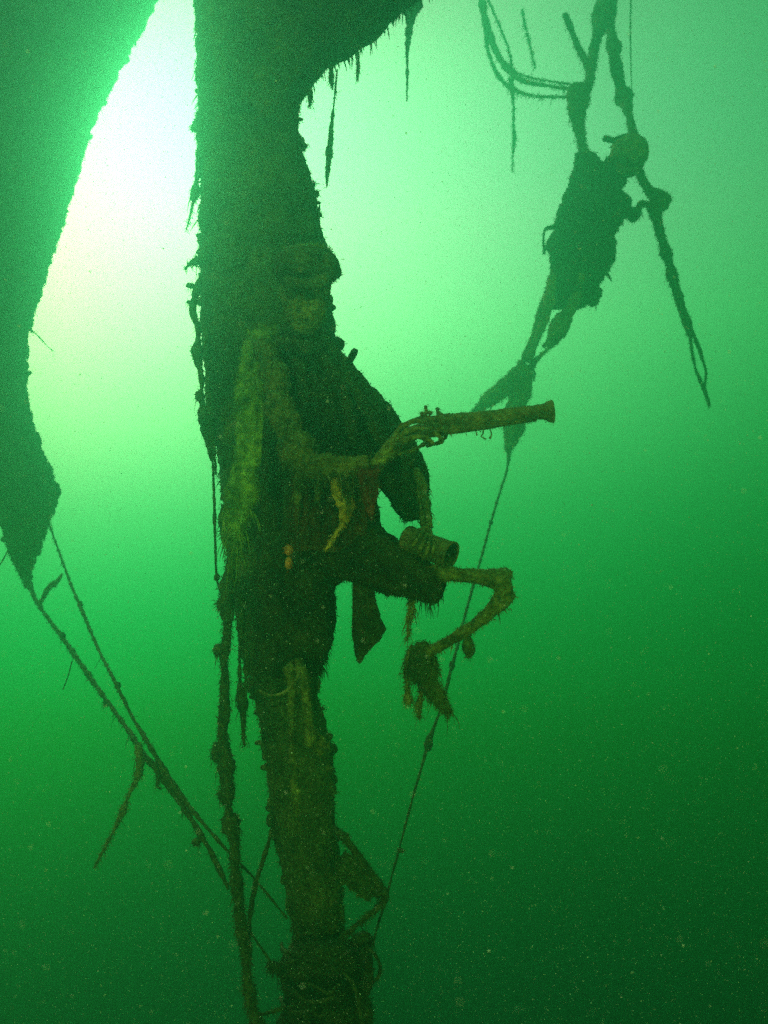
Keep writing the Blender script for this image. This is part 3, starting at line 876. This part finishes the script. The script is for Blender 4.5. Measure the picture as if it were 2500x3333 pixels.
Ln = (B - A).length
bd = lathe([(.0, .0005), (.0, .030), (.006, .031), (.02, .0315), (Ln * .5, .0325), (Ln - .002, .0335), (Ln, .0335), (Ln, .0305), (Ln - .03, .0300), (.01, .028), (.008, .0005)])
bd.fuzz(900, .003, .001, cond=lambda q: (q - A).dot(ax) < Ln - .005)
bd.build('body', 'metal', tk)
bs = lathe([(-.006, .0005), (-.006, .033), (.0, .0345), (.005, .0335), (.0052, .0005)])
bs.fuzz(200, .003, .001)
bs.build('base', 'metal', tk)
rm = lathe([(Ln - .006, .0335), (Ln - .005, .0352), (Ln + .001, .0355), (Ln + .002, .0335), (Ln, .0310), (Ln - .006, .0308)])
rm.build('rim', 'metal', tk)
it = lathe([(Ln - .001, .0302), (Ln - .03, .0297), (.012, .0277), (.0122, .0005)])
it.build('interior_shade', 'dark', tk)  # extra dark lining, shade of the hollow put into its colour
hn = MB()
hp = []
for i in range(15):
    t = i / 14
    c = A + ax * (Ln * (.15 + .7 * t)) + u_ * 0 + (v_ * .2 + u_ * -1).normalized() * (.031 + .026 * math.sin(math.pi * t))
    hp.append((c, .0042))
hn.rawtube(hp, 10)
hn.build('handle', 'metal', tk)

# ------------------------------------------------------------------ far skeleton
YF = 4.8
fs_ = tag(empty('skeleton', P(1900, 1000, YF)), 'smaller distant skeleton strung up on ropes at the right, legs bound together', 'skeleton', 'dressed skeletons')


def skull2(d):
    m = 1.0
    m -= .34 * g(d, -.35, -.88, -.05, .05) + .34 * g(d, .42, -.84, -.05, .05)
    m -= .25 * g(d, .05, -.95, -.40, .02)
    if d.z < -.3:
        m -= .22 * (-.3 - d.z)
    return m


s2 = MB().blob(2050, 500, YF - .05, 60, 58, 62, sub=4, amp=.07, freq=20, fn=skull2)
s2.fuzz(500, .008, .002)
sk2 = s2.build('skull', 'pale', fs_)
MB().tube([(2012, 535, YF - .06, 10), (2026, 556, YF - .12, 14), (2048, 563, YF - .14, 17), (2070, 556, YF - .12, 14), (2088, 535, YF - .08, 10)], segs=10, step=.008, amp=.25).blob(2050, 550, YF - .04, 30, 18, 24).fuzz(100, .008, .002).build('jaw', 'skull', sk2)
hb = MB().blob(2045, 462, YF - .03, 52, 20, 50, amp=.3).tube([(2000, 458, YF - .05, 9), (1985, 455, YF - .05, 10), (1970, 450, YF - .05, 11), (1964, 446, YF - .05, 8)], segs=10, step=.008, amp=.3)
hb.fuzz(400, .010, .002)
hb.build('headscarf', 'hat', sk2)
bd2 = MB().rows([(500, 1872, 1935, YF + .02), (525, 1868, 1958, YF + .02), (560, 1862, 1985, YF), (600, 1857, 2000, YF), (640, 1848, 2030, YF), (680, 1832, 2052, YF), (720, 1808, 2030, YF), (760, 1792, 2000, YF),
                 (800, 1786, 1996, YF), (840, 1786, 2000, YF), (880, 1786, 1990, YF), (920, 1782, 1955, YF), (960, 1778, 1938, YF), (1000, 1778, 1905, YF)],
                k=.5, segs=60, step=.014, amp=.14, freq=7, fine=.12, ffreq=26, folds=.02)
bd2.blob(1995, 545, YF, 40, 40, 34, amp=.35).blob(2020, 590, YF, 26, 26, 24, amp=.35)
bd2.blob(2062, 698, YF, 22, 22, 20, amp=.35).blob(1925, 960, YF, 36, 36, 30, amp=.35)
bd2.fuzz(4500, .014, .0035, down=.8)
bd2.strands(24, ln=(.03, .07), r=.003)
coat = bd2.build('coat', 'cloth', fs_)
hmf = MB().tube([(1846, 630, YF - .04, 9), (1830, 690, YF - .04, 10), (1806, 735, YF - .04, 9), (1776, 745, YF - .04, 5), (1769, 780, YF - .04, 4), (1772, 815, YF - .04, 6), (1770, 828, YF - .04, 3)], segs=8, step=.01, amp=.3)
hmf.fuzz(260, .012, .002)
hmf.build('torn_hem', 'algae', coat)
MB().tube([(1975, 890, YF, 6), (1985, 905, YF, 4), (1992, 916, YF, 2)], segs=6, step=.01).build('loose_thread', 'algae', coat)
ra = MB().tube([(2080, 560, YF + .02, 14), (2100, 600, YF, 16), (2125, 632, YF - .02, 18), (2160, 645, YF - .04, 20), (2172, 660, YF - .05, 18)], segs=14, step=.01, amp=.3, freq=14)
ra.tube([(2168, 668, YF - .05, 20), (2140, 668, YF - .07, 22), (2110, 668, YF - .09, 14), (2085, 662, YF - .1, 10), (2078, 690, YF - .1, 12)], segs=14, step=.01, amp=.4, freq=16)
ra.fuzz(900, .012, .003)
ra.strands(14, ln=(.03, .06), r=.002)
ra.build('arm', 'bone', fs_)
la = MB().tube([(1905, 510, YF + .02, 24), (1895, 480, YF + .02, 12), (1890, 440, YF + .04, 13), (1884, 400, YF + .05, 20), (1878, 350, YF + .06, 34), (1884, 310, YF + .06, 40), (1902, 285, YF + .06, 24)], segs=16, step=.01, amp=.35, freq=11)
la.fuzz(900, .014, .003)
la.strands(16, ln=(.03, .08), r=.003)
la.build('arm', 'bone', fs_)
for pts in [
    [(1800, 900, YF - .02, 16), (1794, 960, YF - .03, 17), (1776, 1030, YF - .04, 14), (1750, 1100, YF - .05, 11), (1722, 1170, YF - .06, 12)],
    [(1778, 960, YF + .02, 12), (1758, 1020, YF + .02, 10), (1736, 1090, YF, 8), (1705, 1170, YF - .02, 10)],
    [(1890, 900, YF - .04, 26), (1878, 960, YF - .05, 24), (1856, 1010, YF - .06, 20), (1826, 1055, YF - .07, 28), (1806, 1085, YF - .07, 26), (1788, 1110, YF - .07, 16), (1768, 1130, YF - .07, 8)],
    [(1822, 1090, YF - .05, 12), (1806, 1115, YF - .05, 8), (1770, 1148, YF - .05, 7), (1735, 1180, YF - .05, 9)],
]:
    lb_ = MB().tube(pts, segs=14, step=.01, amp=.3, freq=13, fine=.2, ffreq=40)
    lb_.fuzz(420, .010, .0025, down=1)
    lb_.build('leg_bone', 'pale', fs_)
tie = MB().tube([(1690, 1180, YF - .06, 8), (1712, 1172, YF - .12, 8), (1738, 1186, YF - .06, 8), (1716, 1196, YF, 8), (1692, 1184, YF - .05, 8)], segs=8, step=.01, amp=.4)
tie.tube([(1730, 1195, YF - .06, 5), (1740, 1212, YF - .06, 4), (1738, 1238, YF - .06, 3)], segs=6, step=.008, amp=.4)
tie.fuzz(300, .012, .003)
tie.build('binding', 'kelp', fs_)
for pts in [
    [(1710, 1185, YF - .06, 18), (1680, 1218, YF - .08, 26), (1640, 1258, YF - .1, 28), (1600, 1292, YF - .1, 26), (1570, 1318, YF - .1, 20), (1538, 1350, YF - .1, 8)],
    [(1716, 1190, YF - .04, 16), (1706, 1240, YF - .05, 30), (1690, 1290, YF - .06, 36), (1680, 1340, YF - .07, 34), (1672, 1390, YF - .08, 30), (1662, 1430, YF - .08, 22), (1656, 1462, YF - .08, 12), (1656, 1482, YF - .08, 4)],
]:
    f2 = MB().tube(pts, segs=20, step=.01, amp=.22, freq=12, fine=.2, ffreq=36, k=.6)
    f2.fuzz(1100, .014, .003, down=1)
    f2.strands(12, ln=(.03, .06), r=.002)
    f2.build('foot', 'pale', fs_)

# things the far skeleton hangs from and holds
weedrope('weedy_sword', [(2125, 640, YF - .08, 10), (2134, 700, YF - .08, 18), (2150, 760, YF - .08, 17), (2168, 820, YF - .08, 15), (2190, 900, YF - .08, 15), (2212, 980, YF - .08, 13), (2232, 1040, YF - .08, 14), (2248, 1090, YF - .08, 11)],
         'long thin weed grown stick hanging from the distant skeleton\'s hand', 'algae', fz=1400, ln=.014, st=14, step=.012, freq=12, cat='stick', sl=(.03, .08)).name = 'weedy_stick'
weedrope('rope_loop', [(2246, 1075, YF - .08, 8), (2252, 1140, YF - .08, 5), (2264, 1200, YF - .08, 5), (2284, 1250, YF - .08, 6), (2304, 1300, YF - .08, 6), (2308, 1325, YF - .08, 3), (2304, 1300, YF - .08, 5), (2294, 1260, YF - .08, 5), (2298, 1210, YF - .08, 5), (2284, 1160, YF - .08, 6), (2262, 1100, YF - .08, 7), (2250, 1078, YF - .08, 6)],
         'narrow weed loop dangling at the lower end of the distant stick', 'algae', fz=500, ln=.010, step=.01, freq=18)
weedrope('weedy_branch', [(1838, 45, 5.20, 8.7), (1850, 75, 5.20, 10.5), (1868, 120, 5.20, 8.1), (1888, 165, 5.20, 11.2), (1906, 200, 5.10, 9.9), (1922, 240, 5.00, 12.4), (1918, 270, 4.90, 14.9), (1905, 300, 4.88, 13.6)], 'short crooked branch stub with a knobbed upper end above the distant skeleton', 'algae', fz=1200, ln=.016, st=12, step=.014, freq=10, lump=.4, cat='branch', sl=(.03, .06))
weedrope('weedy_branch', [(1990, -160, 6.10, 32.2), (1975, 0, 5.80, 29.8), (1950, 90, 5.40, 19.8), (1932, 170, 5.50, 13.6), (1920, 240, 5.00, 11.2), (1912, 280, 4.90, 9.9)], 'pale thick branch coming down from the top edge to the distant skeleton\'s raised arm', 'algae', fz=1800, ln=.02, st=14, step=.02, freq=7, lump=.55, segs=14, cat='branch')
weedrope('weedy_branch', [(1960, -60, 6.10, 21.1), (1985, 80, 5.80, 18.6), (2002, 200, 5.40, 18.6), (2022, 290, 5.50, 21.1), (2044, 360, 5.20, 16.1), (2060, 430, 5.00, 11.2), (2066, 470, 4.90, 7.4)], 'pale branch coming down from the top edge to the distant skull', 'algae', fz=1600, ln=.018, st=14, step=.02, freq=8, lump=.55, segs=14, cat='branch')
weedrope('hanging_line', [(2055, -60, 6.10, 2.5), (2052, 100, 6.10, 2.5), (2055, 260, 6.10, 1.9), (2058, 340, 5.80, 1.9)], 'faint straight line right of the pale branches at the top', 'algae', fz=200, ln=.012, step=.02, cat='line')
net = tag(empty('draped_net', P(1700, 250, 6.0)), 'faint sagging rope net draped from the top edge to the distant branch stub', 'net')
for pts in [
    [(1560, -80, 6.10, 12.4), (1575, 40, 6.10, 10.5), (1600, 130, 6.10, 11.2), (1640, 210, 6.00, 10.5), (1700, 262, 5.80, 8.1), (1790, 280, 5.70, 5.6), (1860, 290, 5.10, 4.3)],
    [(1575, 60, 6.10, 5.6), (1590, 170, 6.10, 6.2), (1625, 250, 6.10, 8.1), (1670, 290, 6.00, 6.8), (1740, 312, 5.60, 5.0), (1850, 316, 5.20, 3.1)],
    [(1620, 180, 6.05, 3.1), (1690, 240, 6.00, 3.1), (1780, 262, 5.40, 2.5), (1880, 276, 5.10, 2.5)],
    [(1662, 255, 6.00, 8.1), (1668, 300, 6.00, 5.6), (1672, 360, 6.00, 2.5), (1672, 400, 6.00, 3.1), (1674, 450, 6.00, 6.8), (1670, 500, 6.00, 2.5), (1668, 560, 6.00, 1.2)],
    [(1700, 30, 6.30, 2.5), (1718, 120, 6.20, 3.1), (1742, 220, 6.10, 2.5)],
    [(1590, 0, 6.10, 3.7), (1655, 160, 6.10, 3.1), (1668, 260, 6.00, 3.7)],
]:
    nm = MB().tube(pts, segs=8, step=.016, amp=.4, freq=12)
    nm.fuzz(420, .016, .004, down=1)
    nm.strands(10, ln=(.03, .09), r=.003)
    nm.build('net_strand', 'algae', net)

weedrope('anchor_line', [(1657, 1478, 4.72, 6), (1650, 1530, 4.6, 4.5), (1628, 1600, 4.4, 4), (1598, 1700, 4.15, 4), (1568, 1810, 3.85, 4), (1540, 1910, 3.6, 4.2), (1512, 2010, 3.35, 4.3), (1490, 2100, 3.18, 4.6), (1468, 2180, 3.0, 6), (1440, 2290, 2.95, 5), (1412, 2370, 2.9, 5), (1392, 2420, 2.85, 9), (1380, 2470, 2.8, 5), (1340, 2610, 2.75, 4), (1296, 2775, 2.7, 4), (1268, 2880, 2.65, 4), (1248, 2950, 2.6, 5), (1225, 3030, 2.6, 4), (1210, 3100, 2.58, 4)],
         'long thin line from the distant skeleton\'s foot down left to the rope tangle', fz=1500, ln=.006, st=6, lump=.45, step=.008, segs=7, blobs=((1598, 1700, 4.14, 6, 9), (1472, 2165, 3.06, 9, 14), (1396, 2415, 2.86, 11, 22), (1303, 2768, 2.7, 11, 8)), cat='line')

# ------------------------------------------------------------------ bottom: rope bracket, rag and tangle
weedrope('rope_bracket', [(1085, 2700, 2.35, 12), (1120, 2725, 2.32, 13), (1160, 2778, 2.3, 12), (1200, 2832, 2.3, 12), (1232, 2875, 2.3, 13), (1254, 2915, 2.3, 14), (1238, 2945, 2.3, 12), (1195, 2985, 2.3, 9), (1150, 3020, 2.3, 8), (1112, 3052, 2.35, 8)],
         'bent weedy rope making an elbow to the right of the lower trunk', fz=1600, ln=.008, st=10, lump=.35)
rgm = MB().slab([(1095, 2800), (1125, 2770), (1150, 2790), (1180, 2815), (1215, 2850), (1245, 2900), (1232, 2925), (1210, 2915), (1188, 2935), (1160, 2905), (1130, 2880), (1100, 2885)], 2.34, th=.03, jit=5)
rgm.fuzz(1600, .009, .002)
rgm.strands(30, ln=(.01, .03))
solo(rgm, 'weedy_rag', 'algae', 'rag of weedy cloth stretched inside the rope elbow by the lower trunk', 'rag')
tg = tag(empty('rope_tangle', P(1060, 3300, 2.4)), 'dark heap of coiled rope and weed around the trunk foot at the bottom edge', 'rope tangle')
core = MB().rows([(3060, 990, 1120, 2.42), (3095, 955, 1175, 2.42), (3130, 925, 1205, 2.42), (3180, 912, 1200, 2.42), (3250, 916, 1200, 2.42), (3320, 920, 1190, 2.42), (3420, 930, 1180, 2.42)], k=.7, segs=70, step=.01, amp=.16, freq=9, fine=.12, ffreq=30)
core.blob(1190, 3160, 2.35, 26, 70, 24, amp=.35).blob(1180, 3060, 2.38, 34, 22, 24, amp=.4).blob(890, 3150, 2.36, 18, 16, 14, amp=.4)
core.fuzz(5000, .010, .0022)
core.strands(70, ln=(.02, .06), r=.0018)
core.build('weed_heap', 'cloth', tg)
cs = random.Random(4)
for i in range(7):
    cy = 3080 + i * 42 + cs.uniform(-12, 12)
    ox = cs.uniform(-20, 20)
    pts = []
    for a in range(0, 13):
        t = math.pi * (a / 12)
        pts.append((1060 + ox - 128 * math.cos(t), cy + 50 * math.sin(t) * cs.uniform(.7, 1.2) + cs.uniform(-5, 5), 2.45 - .19 * math.sin(t), 5 + cs.uniform(0, 2.5)))
    cm = MB().tube(pts, segs=8, step=.008, amp=.3, freq=30)
    cm.fuzz(260, .007, .0015)
    cm.build('rope_coil', 'cloth', tg)
for pts in [[(1185, 3080, 2.36, 6), (1215, 3100, 2.33, 6), (1236, 3140, 2.33, 6), (1232, 3180, 2.33, 6), (1205, 3200, 2.36, 6)],
            [(1110, 3160, 2.28, 5), (1140, 3190, 2.26, 6), (1160, 3230, 2.26, 7), (1172, 3290, 2.28, 8), (1180, 3345, 2.3, 9)],
            [(890, 3140, 2.4, 5), (930, 3135, 2.36, 5), (990, 3120, 2.32, 5)]]:
    cm = MB().tube(pts, segs=8, step=.006, amp=.3, freq=30)
    cm.fuzz(200, .006, .0015)
    cm.build('rope_coil', 'rope', tg)

# ------------------------------------------------------------------ specks drifting in the water
rs = random.Random(5)
spk = MB()
ov, of = ICO[1]
OCT = [Vector(v) for v in ((1, 0, 0), (-1, 0, 0), (0, 1, 0), (0, -1, 0), (0, 0, 1), (0, 0, -1))]
OF = [(0, 2, 4), (2, 1, 4), (1, 3, 4), (3, 0, 4), (2, 0, 5), (1, 2, 5), (3, 1, 5), (0, 3, 5)]
for i in range(15000):
    Y = .35 + 2.0 * rs.random() ** .8
    px = rs.uniform(-150, 2650)
    py = rs.uniform(-150, 3480)
    r = (rs.uniform(.5, 1.4) if rs.random() < .985 else rs.uniform(1.6, 3.2)) / F * Y
    if rs.random() < .0015:
        r *= 2.2
    c = P(px, py, Y)
    b = len(spk.v)
    for v in OCT:
        spk.v.append(c + v * r * rs.uniform(.6, 1.3))
    spk.f += [tuple(b + k for k in f) for f in OF]
for i in range(11000):
    Y = rs.uniform(1.35, 2.6)
    r = rs.choice((.7, .8, .9, 1.0, 1.2, 1.6)) / F * Y
    c = P(rs.uniform(-100, 2600), rs.uniform(-100, 3400), Y)
    b = len(spk.v)
    for v in OCT:
        spk.v.append(c + v * r * rs.uniform(.6, 1.4))
    spk.f += [tuple(b + k for k in f) for f in OF]
for i in range(150):
    Y = rs.uniform(.45, 1.1)
    c = P(rs.uniform(-100, 2600), rs.uniform(-100, 3400), Y)
    r = rs.uniform(1.8, 4.0) / F * Y
    b = len(spk.v)
    for v in OCT:
        spk.v.append(c + v * r * rs.uniform(.6, 1.3))
    spk.f += [tuple(b + k for k in f) for f in OF]
tag(spk.build('floating_specks', 'speck'), 'pale silt specks drifting in the water', 'specks', kind='stuff')

# ------------------------------------------------------------------ the water itself (haze)
lo = Vector((-6, -1.5, -8.0))
hi = Vector((6.5, 6.9, 4.5))
hzm = MB()
for x in (lo.x, hi.x):
    for y in (lo.y, hi.y):
        for z in (lo.z, hi.z):
            hzm.v.append(Vector((x, y, z)))
hzm.f = [(0, 1, 3, 2), (4, 6, 7, 5), (0, 4, 5, 1), (2, 3, 7, 6), (0, 2, 6, 4), (1, 5, 7, 3)]
m = bpy.data.materials.new('haze')
m.use_nodes = True
t = m.node_tree
t.nodes.clear()
o = t.nodes.new('ShaderNodeOutputMaterial')
v = t.nodes.new('ShaderNodeVolumePrincipled')
t.links.new(v.outputs[0], o.inputs['Volume'])
v.inputs['Density'].default_value = .42
v.inputs['Color'].default_value = (.040, .225, .142, 1)
v.inputs['Absorption Color'].default_value = (.02, .14, .04, 1)
v.inputs['Anisotropy'].default_value = .84
M['haze'] = m
tag(hzm.build('haze', 'haze', smooth=False), 'green murky water', None, kind='stuff')
